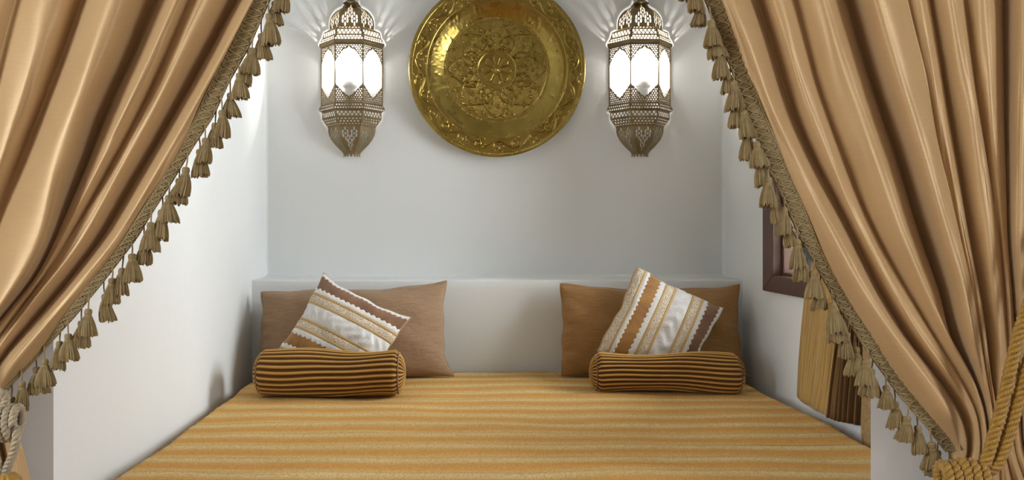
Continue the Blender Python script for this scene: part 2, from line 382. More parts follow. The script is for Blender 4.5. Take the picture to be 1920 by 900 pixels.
# mattress wrapped in the cover: rounded edges, gentle unevenness, a few creases
n, mm = 150, 130
er = .030
def edge(s, a, b):                       # superposed rounding near the rims
    d = np.minimum(s - a, b - s); return np.where(d < er, er - np.sqrt(np.maximum(er ** 2 - (er - np.clip(d, 0, er)) ** 2, 0)), 0)
gx = np.concatenate([[BX0] * 1, BX0 + er * (1 - np.cos(np.linspace(.15, PI / 2, 8))), np.linspace(BX0 + er, BX1 - er, n)[1:-1], BX1 - er * (1 - np.cos(np.linspace(PI / 2, .15, 8))), [BX1]])
gy = np.concatenate([[BY0], BY0 + er * (1 - np.cos(np.linspace(.15, PI / 2, 6))), np.linspace(BY0 + er, BY1 - .02, mm)[1:], [BY1]])
XX, YY = np.meshgrid(gx, gy, indexing='ij')
ZZ = ZB - edge(XX, BX0, BX1) - edge(YY, BY0, BY1 + .1)
ZZ += .0035 * np.sin(XX * 5.1 + 1.3 * YY) * np.sin(YY * 6.3 + .8) + .0016 * np.sin(XX * 17 + YY * 9) * np.sin(YY * 13 - XX * 4)
ZZ += .0010 * np.sin(YY * 2 * PI / .0535 + np.sin(XX * 3) * .6)                       # ribs of the weave
for (cx, cy, l, a, dpt) in ((.04, 2.83, .16, .1, .006), (.34, 2.835, .14, -.15, .006), (-.15, 2.065, .30, .01, .004), (.55, 2.09, .30, -.03, .004)):
    u = (XX - cx) * math.cos(a) + (YY - cy) * math.sin(a); w = -(XX - cx) * math.sin(a) + (YY - cy) * math.cos(a)
    ZZ += dpt * np.exp(-(u / l) ** 2) * (np.exp(-((w - .012) / .010) ** 2) - np.exp(-(w / .006) ** 2) * .8)
wob = .004 * np.sin(YY * 11) + .003 * np.sin(YY * 23 + 1)
XX = XX + np.where(XX < BX0 + .05, wob, 0) * np.clip((BX0 + .05 - XX) / .05, 0, 1) - np.where(XX > BX1 - .05, wob, 0) * np.clip((XX - BX1 + .05) / .05, 0, 1)
P = np.stack([XX, YY, ZZ], -1)
lo = P.copy(); P2 = np.concatenate([np.stack([P[0, :, 0], P[0, :, 1], np.full(len(gy), ZB - .16)], -1)[None], P, np.stack([P[-1, :, 0], P[-1, :, 1], np.full(len(gy), ZB - .16)], -1)[None]], 0)
P2 = np.concatenate([np.stack([P2[:, 0, 0], P2[:, 0, 1], np.full(len(P2), ZB - .16)], -1)[:, None], P2, np.stack([P2[:, -1, 0], P2[:, -1, 1], np.full(len(P2), ZB - .16)], -1)[:, None]], 1)
o = put('striped_cover', grid_mesh('striped_cover', P2), M['bed'], bed); at_root(o, bed)

# ---------------------------------------------------------------- pillows
def frame_matrix(center, tilt, spin, yaw=0):
    R = Vector((math.cos(yaw), math.sin(yaw), 0)); n0 = Vector((math.sin(yaw), -math.cos(yaw), 0))
    U = Vector((0, 0, 1)) * math.cos(tilt) - n0 * math.sin(tilt)
    r = R * math.cos(spin) + U * math.sin(spin); u = -R * math.sin(spin) + U * math.cos(spin); nn = r.cross(u)
    return Matrix(((r.x, u.x, nn.x, center[0]), (r.y, u.y, nn.y, center[1]), (r.z, u.z, nn.z, center[2]), (0, 0, 0, 1)))
def pillow_surface(w, h, d, seed, pinch=.09, ears=(), wr=.004):
    r = np.random.default_rng(seed); ph = r.uniform(0, 6.28, 12); k = r.uniform(3, 9, 12)
    tl = r.uniform(-1, 1, 4)
    def S(u, v, side=1):
        u = np.asarray(u, float); v = np.asarray(v, float)
        cu, cv = np.sign(u) * np.abs(u) ** .9, np.sign(v) * np.abs(v) ** .9
        wob = .0022 * np.sin(5.3 * v + ph[1]) + .0016 * np.sin(11 * v + ph[2]); wob2 = .0022 * np.sin(6.1 * u + ph[3]) + .0016 * np.sin(13 * u + ph[4])
        x = w / 2 * u * (1 - pinch * (1 - v ** 2) * np.abs(u) ** 3) ; y = h / 2 * v * (1 - pinch * 1.0 * (1 - u ** 2) * np.abs(v) ** 3)
        x = x + wob * np.abs(u) ** 5 * np.sign(u); y = y + wob2 * np.abs(v) ** 5 * np.sign(v)
        for (su, sv, ex, ey) in ears:
            wgt = (np.clip(u * su, 0, 1) * np.clip(v * sv, 0, 1)) ** 3.2; x = x + ex * wgt; y = y + ey * wgt
        t = ((1 - np.abs(u) ** 2.1) * (1 - np.abs(v) ** 2.1)); t = np.clip(t, 0, 1) ** .54
        z = side * d / 2 * t
        e = np.clip(np.maximum(np.abs(u), np.abs(v)), 0, 1)
        wrk = sum(np.sin(k[i] * u * (1 + .5 * (i % 2)) + ph[i] + k[(i + 3) % 12] * v * (.4 + .4 * (i % 3))) for i in range(8)) / 8
        ang = np.arctan2(v, u)
        pl = np.sin(ang * 22 + ph[0]) * np.exp(-((1 - e) / .10) ** 2) * t
        crs = 0
        for (qu, qv, qa) in ((1, 1, .7), (-1, 1, 2.4), (1, -1, -.7), (-1, -1, -2.4), (1, -.55, -.2), (-1, .2, 3.0)):      # tension creases running in from the corners
            du, dv = (u - qu) * w, (v - qv) * h; rho = np.hypot(du, dv) + 1e-5; crs = crs + np.sin(np.arctan2(dv, du) * 17 + ph[5] + qa) * np.exp(-(rho / (.30 * h)) ** 2) * np.clip(rho / (.06 * h), 0, 1)
        z = z + side * (wr * wrk * t * 1.9 + wr * .9 * pl + wr * .55 * crs * t)
        return np.stack([x, y, z], -1)
    return S
def pillow(name, label, cat, mat, mx, w, h, d, seed, group=None, n=56, **kw):
    root = empty(name); root.matrix_world = mx; tag(root, label, cat, group)
    S = pillow_surface(w, h, d, seed, **kw)
    s = np.sin(np.linspace(-1, 1, n + 1) * PI / 2); s = .55 * s + .45 * np.linspace(-1, 1, n + 1)
    U, V = np.meshgrid(s, s, indexing='ij'); uv = np.stack([(U + 1) / 2, (V + 1) / 2], -1)
    a = S(U, V, 1); b = S(U, V, -1)
    me = grid_mesh('front_panel', a, uv=uv); put('front_panel', me, mat, root)
    me = grid_mesh('back_panel', b[::-1], uv=uv[::-1]); put('back_panel', me, mat, root)
    # seam piping along the rim
    rim = [S(x, -1.0) for x in s] + [S(1.0, y) for y in s[1:]] + [S(x, 1.0) for x in s[::-1][1:]] + [S(-1.0, y) for y in s[::-1][1:]]
    MB().tube([tuple(p) for p in rim], .0013, 6, cap=False).build('seam', mat, root)
    return root, S
p = W3(661, 623, 2.795)
pillow('lumbar_pillow', 'rose-beige linen pillow leaning on the ledge behind the left bolster', 'pillow', M['linen_rose'], frame_matrix(p, math.radians(13), math.radians(1.2)), .628, .296, .160, 3, 'large linen pillows against the ledge', pinch=.035, ears=((1, 1, .004, .020), (1, -1, .022, -.004), (-1, 1, .004, -.004), (-1, -1, .0, 0)), wr=.011)
p = W3(1220, 621, 2.80)
pillow('lumbar_pillow', 'tan linen pillow leaning on the ledge behind the right bolster', 'pillow', M['linen_tan'], frame_matrix(p, math.radians(12), math.radians(-.4)), .610, .296, .160, 11, 'large linen pillows against the ledge', pinch=.035, ears=((1, 1, .0, .012), (-1, 1, .008, .010), (1, -1, .022, -.006), (-1, -1, .0, 0)), wr=.011)

# small square cushions with sewn-on bands of velvet, lace, brocade, ribbon and satin
def band(root, S, name, mat, v0, v1, off, zig0=0, zig1=0, teeth=17, wrinkle=0):
    nu = teeth * 8 if (zig0 or zig1) else 60; u = np.linspace(-.985, .985, nu + 1); nv = 9
    tri = np.abs(((u + 1) * teeth / 2) % 1 - .5) * 2; tri = tri ** .8
    a = v0 + zig0 * tri; b = v1 + zig1 * tri
    s = np.linspace(0, 1, nv + 1)
    V = a[:, None] + (b - a)[:, None] * s[None]; U = np.repeat(u[:, None], nv + 1, 1)
    V = np.clip(V, -.985, .985)
    P = S(U, V); e = 1e-3
    nrm = np.cross(S(np.clip(U + e, -1, 1), V) - S(U - e, V), S(U, np.clip(V + e, -1, 1)) - S(U, V - e)); nrm /= np.linalg.norm(nrm, axis=-1, keepdims=True) + 1e-9
    dome = np.sin(PI * s)[None] ** .5
    hh = off * (.35 + .65 * dome) * np.ones_like(U)
    if wrinkle: hh = hh + wrinkle * np.sin(PI * s)[None] * (np.sin(U * 26 + 2.2 * np.sin(s[None] * 5 + U * 4)) * .5 + .5)
    P = P + nrm * hh[..., None]
    uv = np.stack([(U + 1) / 2, (V + 1) / 2], -1)
    return put(name, grid_mesh(name, P, uv=uv), mat, root)
def band_cushion(label, mx, w, h, d, seed):
    root, S = pillow('banded_cushion', label, 'cushion', M['cush_base'], mx, w, h, d, seed, 'small banded cushions', pinch=.06, ears=((-1, 1, -.004, .008), (1, 1, .008, .004)), wr=.004)
    q = lambda f: 1 - 2 * f                     # fraction from the brown end -> v
    B = lambda nm, mt, f0, f1, off, z0=0, z1=0, teeth=17, wk=0: band(root, S, nm, M[mt], q(f1), q(f0), off, z0, z1, teeth, wk)
    B('velvet_band', 'velvet_brown', .020, .185, .0012)
    B('lace_trim', 'lace', .004, .030, .0026, -.035, 0, 19)
    B('lace_trim', 'lace', .175, .215, .0026, 0, .045, 17)
    B('ribbon', 'ribbon', .212, .242, .0030)
    B('brocade_band', 'brocade', .240, .318, .0022)
    B('ribbon', 'ribbon', .312, .342, .0030)
    B('satin_band', 'satin', .340, .520, .0018, 0, 0, 17, .0065)
    B('ribbon', 'ribbon', .515, .545, .0030)
    B('brocade_band', 'brocade', .543, .620, .0022)
    B('ribbon', 'ribbon', .615, .645, .0030)
    B('velvet_band', 'velvet_gold', .680, .855, .0012)
    B('lace_trim', 'lace', .642, .690, .0026, -.045, 0, 17)
    B('lace_trim', 'lace', .845, .880, .0026, 0, .04, 19)
    B('ribbon', 'ribbon', .878, .902, .0030)
    B('brocade_band', 'brocade', .900, .985, .0022)
    return root
band_cushion('small banded cushion tilted against the rose-beige pillow, brown stripe uppermost', frame_matrix(W3(641, 632, 2.655), math.radians(22), math.radians(-27)), .315, .300, .105, 5)
band_cushion('small banded cushion tilted against the tan pillow, brown stripe at its right', frame_matrix(W3(1237, 617, 2.665), math.radians(20), math.radians(-118)), .315, .300, .105, 8)

# cushions settle on the bed: their lowest folds are pressed flat by it
for root in [o for o in C.objects if o.name.startswith(('banded_cushion', 'lumbar_pillow')) and o.type == 'EMPTY']:
    mw = root.matrix_basis.copy(); inv = mw.inverted()
    for ch in [o for o in C.objects if o.parent == root]:
        for vtx in ch.data.vertices:
            p = mw @ vtx.co
            if p.z < ZB + .006: p.z = ZB + .006 + (p.z - ZB - .006) * .03; vtx.co = inv @ p
# ribbed bolsters
def bolster(label, cx, cy, length, rad, yaw, sag, seed):
    root = empty('bolster', (cx, cy, ZB + .005), (0, 0, yaw)); tag(root, label, 'bolster', 'ribbed gold bolsters')
    ribs = 26; na = ribs * 10; nl = 44; er2 = .013
    s = np.linspace(-1, 1, nl + 1); a = np.linspace(0, 2 * PI, na + 1)
    A, L = np.meshgrid(a, s, indexing='ij')
    d = (1 - np.abs(L)) * length / 2; rr = np.where(d < er2, np.sqrt(np.maximum(er2 ** 2 - (er2 - d) ** 2, 0)) / er2 * er2 - er2, 0)
    rng = np.random.default_rng(seed); p1, p2 = rng.uniform(0, 6, 2)
    R = rad + rr * .8 + .004 * np.sin(L * 3 + p1) + .0025 * np.sin(A * 2 + L * 4 + p2)
    tw = .06 * np.sin(L * 2.2 + p1) + .02 * np.sin(L * 6 + p2)
    R = R + .0030 * np.cos(A * ribs)
    # pleats where the cover is gathered to the ends
    R = R - .0008 * np.exp(-((1 - np.abs(L)) / .05) ** 2) * (1 + np.sin(A * 15))
    Yl = R * np.cos(A + tw) * 1.04; Zl = R * np.sin(A + tw)
    Zl = np.where(Zl < -rad * .86, -rad * .86 + (Zl + rad * .86) * .15, Zl) + rad * .88 + sag * L ** 2
    P = np.stack([L * (length / 2 - .006), Yl, Zl], -1); uv = np.stack([A / (2 * PI) * ribs, (L + 1) / 2], -1)
    put('ribbed_cover', grid_mesh('ribbed_cover', P, uv=uv), M['cord'], root)
    for sd in (-1, 1):
        j = 0 if sd < 0 else -1; ring = P[:, j]; cen = ring.mean(0)
        rows = []
        for q in np.linspace(1, 0.0, 9):
            bulge = .020 * (1 - q ** 2) ** .7
            pr = cen + (ring - cen) * q; pr = pr.copy(); pr[:, 0] += sd * (bulge + .0012 * np.cos(a * ribs) * q * (q < .99)); rows.append(pr)
        CP = np.stack(rows, 1); CU = np.stack([np.repeat((a / (2 * PI) * ribs)[:, None], 9, 1), np.repeat(np.linspace(0, 1, 9)[None], na + 1, 0)], -1)
        if sd < 0: CP = CP[::-1]; CU = CU[::-1]
        put('end_cap', grid_mesh('end_cap', CP, uv=CU), M['cord'], root)
        pr = cen + (ring - cen) * 1.01
        MB().tube([tuple(x) for x in pr[::3]], .0032, 6, cap=False).build('piping', M['piping'], root)
    return root
bolster('ribbed gold bolster lying in front of the rose-beige pillow', -.380, 2.465, .420, .0675, math.radians(-1), .003, 1)
bolster('ribbed gold bolster lying in front of the tan pillow', .630, 2.535, .436, .0575, math.radians(-3.0), -.002, 4)

# ---------------------------------------------------------------- embossed brass tray on the back wall
PR = .3235
tray = empty('brass_tray', (0, 0, 0)); tray.matrix_world = Matrix.Translation(W3(932, 128, 3.045)) @ Matrix.Rotation(PI / 2, 4, 'X')
tag(tray, 'large round embossed brass tray hung on the back wall between the lanterns', 'tray')
def ridge(d, w): return np.exp(-(d / w) ** 2)
rng = np.random.default_rng(21)
bosses = []
while len(bosses) < 135:
    r_, th = math.sqrt(rng.uniform(.25 ** 2, .545 ** 2)), rng.uniform(0, 2 * PI); x, y = r_ * math.cos(th), r_ * math.sin(th)
    if all((x - a) ** 2 + (y - b) ** 2 > .044 ** 2 for a, b in bosses): bosses.append((x, y))
dents = [(math.sqrt(rng.uniform(.58 ** 2, .78 ** 2)), rng.uniform(0, 2 * PI)) for _ in range(620)]
def tray_height(r, th):
    """relief in units of the tray radius; +z towards the viewer"""
    x, y = r * np.cos(th), r * np.sin(th)
    base = np.interp(r, [0, .57, .60, .635, .70, .75, .785, .80, .95, .985, .995, 1.0], [-.090, -.090, -.086, -.066, -.030, -.008, .0, .0, .006, .008, .002, -.012])
    h = base.copy()
    # rim: beaded rings, wavy stem with spiral curls and leaves
    h += .006 * ridge(r - .795, .006) + .005 * ridge(r - .957, .004)
    bead = .006 * ridge(r - .968, .0055) * (.5 + .5 * np.cos(th * 230)); h += bead
    n = 13; rc = .875; sel = (r > .79) & (r < .965)
    wv = rc + .046 * np.sin(n * th); slope = .046 * n * np.cos(n * th) / rc
    v = .017 * ridge((r - wv) / np.sqrt(1 + slope ** 2), .0085)
    k = np.round((th * n / PI - .5)); tc = (k + .5) * PI / n; sg = np.where(k % 2 == 0, -1.0, 1.0)
    lx = (th - tc) * rc; ly = (r - (rc + sg * .006)) * sg
    rho = np.hypot(lx, ly) + 1e-6; ph = np.arctan2(ly, lx)
    spir = .014 + .0062 * ((ph + 1.0) % (2 * PI))
    v = np.maximum(v, .015 * ridge(rho - spir, .006) * (rho < .062)); v = np.maximum(v, .012 * ridge(rho, .011))
    for (ox, oy, an, ln) in ((.052, -.018, .9, .030), (-.052, -.018, -.9, .030), (.03, .055, .4, .026), (-.036, .048, -.5, .022)):
        ax, ay = lx - ox, ly - oy; p = ax * math.cos(an) + ay * math.sin(an); q = -ax * math.sin(an) + ay * math.cos(an) + p * p * 6
        v = np.maximum(v, .014 * np.exp(-(p / ln) ** 4) * ridge(q, .0075))
    h += np.where(sel, v, 0)
    # beaded border of the well
    h += .006 * ridge(r - .592, .006) * (.55 + .45 * np.cos(th * 150)) + .004 * ridge(r - .565, .004)
    # centre panel: interlaced petal outlines, bosses, granulated ground
    inn = (r < .56) & (r > .225)
    g = np.zeros_like(r)
    for k in range(8):
        for s in (-1, 1):
            for (amp, r0, r1) in ((.40, .21, .555), (.26, .21, .43)):
                c = k * PI / 4 + (PI / 8 if amp < .3 else 0) + s * amp * np.sin(PI * np.clip((r - r0) / (r1 - r0), 0, 1)) * (1 + .25 * np.cos(PI * np.clip((r - r0) / (r1 - r0), 0, 1)))
                d = ((th - c + PI) % (2 * PI) - PI) * r
                g = np.maximum(g, np.where((r < r1), ridge(d / 1.25, .0068), 0))
    lines = g
    gran = np.zeros_like(r); sp = .0165
    i2 = y / (sp * .866); row = np.round(i2); xx = x / sp - .5 * (row % 2); gran = np.exp(-(((xx - np.round(xx)) * sp) ** 2 + ((i2 - row) * sp * .866) ** 2) / .0046 ** 2)
    bs = np.zeros_like(r); ring = np.zeros_like(r)
    for (bx, by) in bosses:
        m_ = (np.abs(x - bx) < .035) & (np.abs(y - by) < .035)
        if m_.any():
            dd = np.hypot(x[m_] - bx, y[m_] - by)
            bs[m_] = np.maximum(bs[m_], np.sqrt(np.clip(1 - (dd / .0165) ** 2, 0, 1))); ring[m_] = np.maximum(ring[m_], ridge(dd - .0230, .0045))
    pan = .0048 * gran * (1 - np.clip(lines * 1.5 + ring * 1.2 + (bs > 0), 0, 1)) + .015 * lines + .018 * bs + .003 * ring
    h += np.where(inn, pan, 0)
    h += .008 * ridge(r - .222, .008)
    # hammered slope
    for (dr, dt) in dents:
        m_ = (np.abs(r - dr) < .03) & (np.abs(((th - dt + PI) % (2 * PI)) - PI) * dr < .04)
        if m_.any():
            ax = (((th[m_] - dt + PI) % (2 * PI)) - PI) * dr; ay = r[m_] - dr; h[m_] -= .0014 * np.exp(-(ax / .013) ** 2 - (ay / .020) ** 2)
    return h
def tray_part(name, r0, r1, nr, na):
    r = np.linspace(r0, r1, nr + 1); th = np.linspace(0, 2 * PI, na, endpoint=False)
    TH, RR = np.meshgrid(th, r, indexing='ij'); h = tray_height(RR, TH)
    P = np.stack([RR * np.cos(TH) * PR, RR * np.sin(TH) * PR, h * PR], -1)
    return put(name, grid_mesh(name, P[:, ::-1], close_u=True), M['brass'], tray)
tray_part('scrolled_rim', .775, 1.0, 80, 1500)
tray_part('hammered_well', .575, .775, 50, 900)
tray_part('engraved_panel', .205, .575, 130, 1100)
# centre rosette
r = np.linspace(.0, .215, 10); med = MB().lathe([(.2165 * PR, -.090 * PR), (.205 * PR, -.088 * PR), (.19 * PR, -.093 * PR), (.06 * PR, -.093 * PR), (.001 * PR, -.093 * PR)], 64, cap=False)
medo = med.build('medallion', M['brass'], tray)
def petal_mesh():
    s = np.linspace(0, 1, 15); q = np.linspace(-1, 1, 13); S_, Q = np.meshgrid(s, q, indexing='ij')
    rr = .040 + .135 * S_; wdt = np.minimum(rr * .385, .0535) * np.sqrt(np.clip(1 - np.clip((S_ - .60) / .40, 0, 1) ** 2, 0, 1))
    hgt = .019 * (1 - np.abs(Q) ** 5) * np.sqrt(np.clip(1 - (2 * S_ - 1) ** 8, 0, 1)) * (.75 + .25 * S_) - .095
    return grid_mesh('petal', np.stack([rr * PR, Q * wdt * PR, hgt * PR], -1)[:, ::-1])
pm = petal_mesh()
for k in range(8):
    o = put('petal', pm, M['brass'], medo); o.rotation_euler = (0, 0, k * PI / 4 + PI / 2)
MB().lathe([(.044 * PR, -.094 * PR), (.046 * PR, -.080 * PR), (.036 * PR, -.074 * PR), (.030 * PR, -.080 * PR), (.024 * PR, -.076 * PR), (.012 * PR, -.066 * PR), (.001 * PR, -.064 * PR)], 32, cap=False).build('boss', M['brass'], medo)

# ---------------------------------------------------------------- pierced wall lanterns
def fret(mask, nu, nv, mp):
    """marching-squares sheet of the solid region (mask>0) on the unit square, mapped by mp(u,v)"""
    u = np.linspace(0, 1, nu + 1); v = np.linspace(0, 1, nv + 1); U, V = np.meshgrid(u, v, indexing='ij'); g = mask(U, V)
    g = np.where(np.abs(g) < 1e-6, 1e-6, g); vid = {}; verts = []; faces = []
    def vert(key, uu, vv):
        if key not in vid: vid[key] = len(verts); verts.append(mp(uu, vv))
        return vid[key]
    for i in range(nu):
        for j in range(nv):
            cs = [(i, j), (i + 1, j), (i + 1, j + 1), (i, j + 1)]; vals = [g[c] for c in cs]
            if max(vals) < 0: continue
            poly = []
            for q in range(4):
                a, b = cs[q], cs[(q + 1) % 4]; ga, gb = vals[q], vals[(q + 1) % 4]
                if ga > 0: poly.append(vert(a, u[a[0]], v[a[1]]))
                if (ga > 0) != (gb > 0):
                    t = ga / (ga - gb); key = (min(a, b), max(a, b))
                    poly.append(vert(key, u[a[0]] + (u[b[0]] - u[a[0]]) * t, v[a[1]] + (v[b[1]] - v[a[1]]) * t))
            if len(poly) >= 3: faces.append(tuple(poly))
    return verts, faces
PXM = .001945
def zz(py): return (295 - py) * PXM
FH, DP = .224, .353
def face_pt(k, u, W):                     # three faces: left, front, right; y=0 is the wall
    c = [(-.5, 0), (-FH, -DP), (FH, -DP), (.5, 0)]; a, b = c[k], c[k + 1]
    return ((a[0] + (b[0] - a[0]) * u) * W, (a[1] + (b[1] - a[1]) * u) * W)
def tier_map(k, prof):
    zs = [zz(p[0]) for p in prof][::-1]; ws = [p[1] * PXM for p in prof][::-1]
    def mp(u, v):
        z = zs[0] + (zs[-1] - zs[0]) * v; W = float(np.interp(z, zs, ws)); x, y = face_pt(k, u, W); return (x, y, z)
    return mp
def bord(U, V, bu, bv): return np.maximum(np.maximum(bu - U, U - 1 + bu) / bu, np.maximum(bv - V, V - 1 + bv) / bv)
def lattice(nx, ny, w=.14, bu=.05, bv=.16):
    def f(U, V):
        a = U * nx + V * ny; b = U * nx - V * ny
        da = np.abs(a - np.round(a)); db = np.abs(b - np.round(b)); s = np.maximum(w - da, w - db)
        return np.maximum(s, bord(U, V, bu, bv) * .3)
    return f
def dots(nx, ny, r=.34, bu=.05, bv=.12):
    def f(U, V):
        y = V * ny; row = np.floor(y); x = U * nx + .5 * (row % 2); d = np.hypot((x - np.floor(x) - .5), (y - row - .5) * .9)
        return np.maximum(d - r, bord(U, V, bu, bv) * .3)
    return f
LEAF = [(0, 0, .24, .17, 0), (0, .66, .19, .30, 0), (0, -.66, .19, .30, 0), (-.55, .27, .22, .27, -.5), (.55, .27, .22, .27, .5), (-.55, -.27, .22, .27, .5), (.55, -.27, .22, .27, -.5)]
def leaves(spots):
    def f(U, V):
        d = np.ones_like(U)
        for (lu, lv, su, sv) in spots:
            X = (U - lu) / su; Y = (V - lv) / sv
            for (ex, ey, ea, eb, an) in LEAF:
                p = (X - ex) * math.cos(an) + (Y - ey) * math.sin(an); q = -(X - ex) * math.sin(an) + (Y - ey) * math.cos(an)
                d = np.minimum(d, np.hypot(p / ea, q / eb) - 1)
        return d
    return f
def spandrel(top, nx=11, ny=9):
    def f(U, V):
        v = V if top else 1 - V                     # v=1 at the frame side
        x = np.abs(U - .5) * 2
        arch = np.interp(x, [0, .10, .20, .38, .42, .55, .60, .72, .76, .88, .91, 1.0], [.86, .76, .72, .68, .60, .55, .42, .38, .22, .17, .04, -.1]) if top else np.interp(x, [0, .06, .28, .33, .50, .56, .70, .76, .88, .93, 1.0], [.70, .62, .54, .44, .39, .28, .23, .12, .08, .0, -.05])
        inside = v - arch                           # > 0 means metal
        y = v * ny; row = np.floor(y); xx = U * nx + .5 * (row % 2); d = np.hypot(xx - np.floor(xx) - .5, y - row - .5)
        hole = d - .30
        edge_ = np.where(inside < .10, .3, -1)
        s = np.minimum(inside * 4, np.maximum(np.maximum(hole, edge_), bord(U, V, .035, .05) * .3))
        return s
    return f
def scallop(U, V): return V - .16 - .30 * np.abs(np.sin(U * PI * 2)) + np.where(np.hypot((U * 2 - np.floor(U * 2) - .5) * .9, V - .62) < .16, -1.0, 0)
solid = lambda U, V: np.ones_like(U)
DOME = [(3, 31), (8, 36), (14, 58), (20, 70), (26, 78), (33, 83), (40, 85), (46, 85), (52, 84)]
BOWL = [(236, 90), (244, 90), (252, 86), (260, 78), (268, 66), (275, 53), (281, 40), (286, 31)]
TIERS = [('dome', DOME, leaves([(.27, .32, .215, .30), (.73, .32, .215, .30), (.5, .66, .19, .29)]), 66, 72),
         ('shoulder_band', [(50, 84), (56, 105)], dots(7, 1, .34, .06, .2), 56, 12),
         ('lattice_band', [(55.5, 106), (69, 113)], lattice(6.5, 1.5), 78, 24),
         ('pierced_rim', [(69, 115), (78, 124)], dots(9, 2, .36, .03, .1), 72, 20),
         ('rim_lip', [(78, 124), (81, 125), (83, 123), (85.5, 116)], solid, 4, 8),
         ('upper_fretwork', [(86, 116), (118, 116)], spandrel(True), 88, 64),
         ('lower_fretwork', [(160, 116), (195, 116)], spandrel(False), 88, 64),
         ('lower_rim', [(195, 116), (198, 122), (201, 125), (205, 124), (208, 114)], dots(11, 2, .30, .03, .18), 80, 26),
         ('lattice_band', [(208, 113), (221, 113)], lattice(6.5, 1.5), 78, 24),
         ('tapered_band', [(221, 113), (236, 91)], dots(7, 3, .30, .05, .14), 70, 24),
         ('bowl', BOWL, leaves([(.29, .70, .205, .27), (.71, .70, .205, .27), (.5, .36, .20, .30)]), 66, 72),
         ('foot_collar', [(286, 31), (295, 31)], scallop, 36, 20)]
def lantern(label, loc, rz=0):
    root = empty('wall_lantern', loc, (0, 0, rz)); tag(root, label, 'lantern', 'pierced brass wall lanterns')
    if lantern.proto is None:
        lst = []
        for (nm, prof, mask, nu, nv) in TIERS:
            mb = MB()
            for k in range(3): mb.add(*fret(mask, nu, nv, tier_map(k, prof)))
            bm = bmesh.new(); me = mesh(nm, mb.v, mb.f); bm.from_mesh(me); bmesh.ops.remove_doubles(bm, verts=bm.verts, dist=1e-5); bm.to_mesh(me); bm.free()
            me.materials.append(M['lantern_brass']); lst.append((nm, me, .0010))
        # folded sheet edges between tiers
        Wb = 116 * PXM; cs = [(-.5 * Wb, 0), (-FH * Wb, -DP * Wb), (FH * Wb, -DP * Wb), (.5 * Wb, 0)]
        for (x, y) in cs:
            mb = MB().tube([(x, y, zz(196)), (x, y, zz(85.5))], .0025, 8); me = mesh('corner_post', mb.v, mb.f); me.materials.append(M['lantern_brass']); lst.append(('corner_post', me, 0))
        for nm, py, Wp, rr in (('moulding', 52, 86, .0018), ('moulding', 69, 115, .0014), ('moulding', 86, 117, .0016), ('moulding', 195, 117, .0016), ('moulding', 208, 114, .0015), ('moulding', 236, 91, .0018), ('moulding', 286, 32, .0016)):
            W = Wp * PXM; mb = MB().tube([(-.5 * W, 0, zz(py)), (-FH * W, -DP * W, zz(py)), (FH * W, -DP * W, zz(py)), (.5 * W, 0, zz(py))], rr, 8); me = mesh(nm, mb.v, mb.f); me.materials.append(M['lantern_brass']); lst.append((nm, me, 0))
        for k in range(3):
            W = 113 * PXM; a, b = face_pt(k, .02, W), face_pt(k, .98, W)
            me = mesh('glass_pane', [(a[0], a[1], zz(195)), (b[0], b[1], zz(195)), (b[0], b[1], zz(87)), (a[0], a[1], zz(87))], [(0, 1, 2, 3)]); me.materials.append(M['lantern_glass']); lst.append(('glass_pane', me, .0015))
        mb = MB().lathe([(.030, 0), (.022, .004), (.014, .012), (.010, .022), (.018, .030), (.022, .040), (.016, .050), (.006, .058), (.003, .066)], 16, (0, -.02, zz(3)))
        me = mesh('finial', mb.v, mb.f); me.materials.append(M['lantern_brass']); lst.append(('finial', me, 0))
        c = (0, -.042, 0)
        mb = MB().lathe([(.012, zz(206)), (.012, zz(192)), (.020, zz(188)), (.022, zz(166)), (.030, zz(162)), (.031, zz(150)), (.026, zz(147)), (.010, zz(146.5))], 24, c)
        me = mesh('lamp_socket', mb.v, mb.f); me.materials.append(M['ceramic']); lst.append(('lamp_socket', me, 0))
        mb = MB().lathe([(.009, zz(147)), (.009, zz(143)), (.0115, zz(139)), (.0125, zz(133)), (.011, zz(127)), (.006, zz(123)), (.001, zz(122))], 16, c)
        me = mesh('bulb', mb.v, mb.f); me.materials.append(M['bulb']); lst.append(('bulb', me, 0))
        lantern.proto = lst
    for nm, me, th in lantern.proto:
        o = bpy.data.objects.new(nm, me); C.objects.link(o); o.parent = root
        if th: solidify(o, th)
    l = bpy.data.lights.new('bulb_light', 'POINT'); l.energy = BULB_WATTS; l.color = (1, .965, .91); l.shadow_soft_size = .012
    lo_ = bpy.data.objects.new('bulb_light', l); C.objects.link(lo_); lo_.parent = root; lo_.location = (0, -.042, zz(116))
    return root
lantern.proto = None
zf = H - (295 - CY) / F * 3.06
lantern('glowing pierced brass wall lantern on the left of the brass tray', (W3(656.5, 0, 3.05).x, YB - .002, zf))
lantern('glowing pierced brass wall lantern on the right of the brass tray', (W3(1205, 0, 3.05).x, YB - .002, zf))

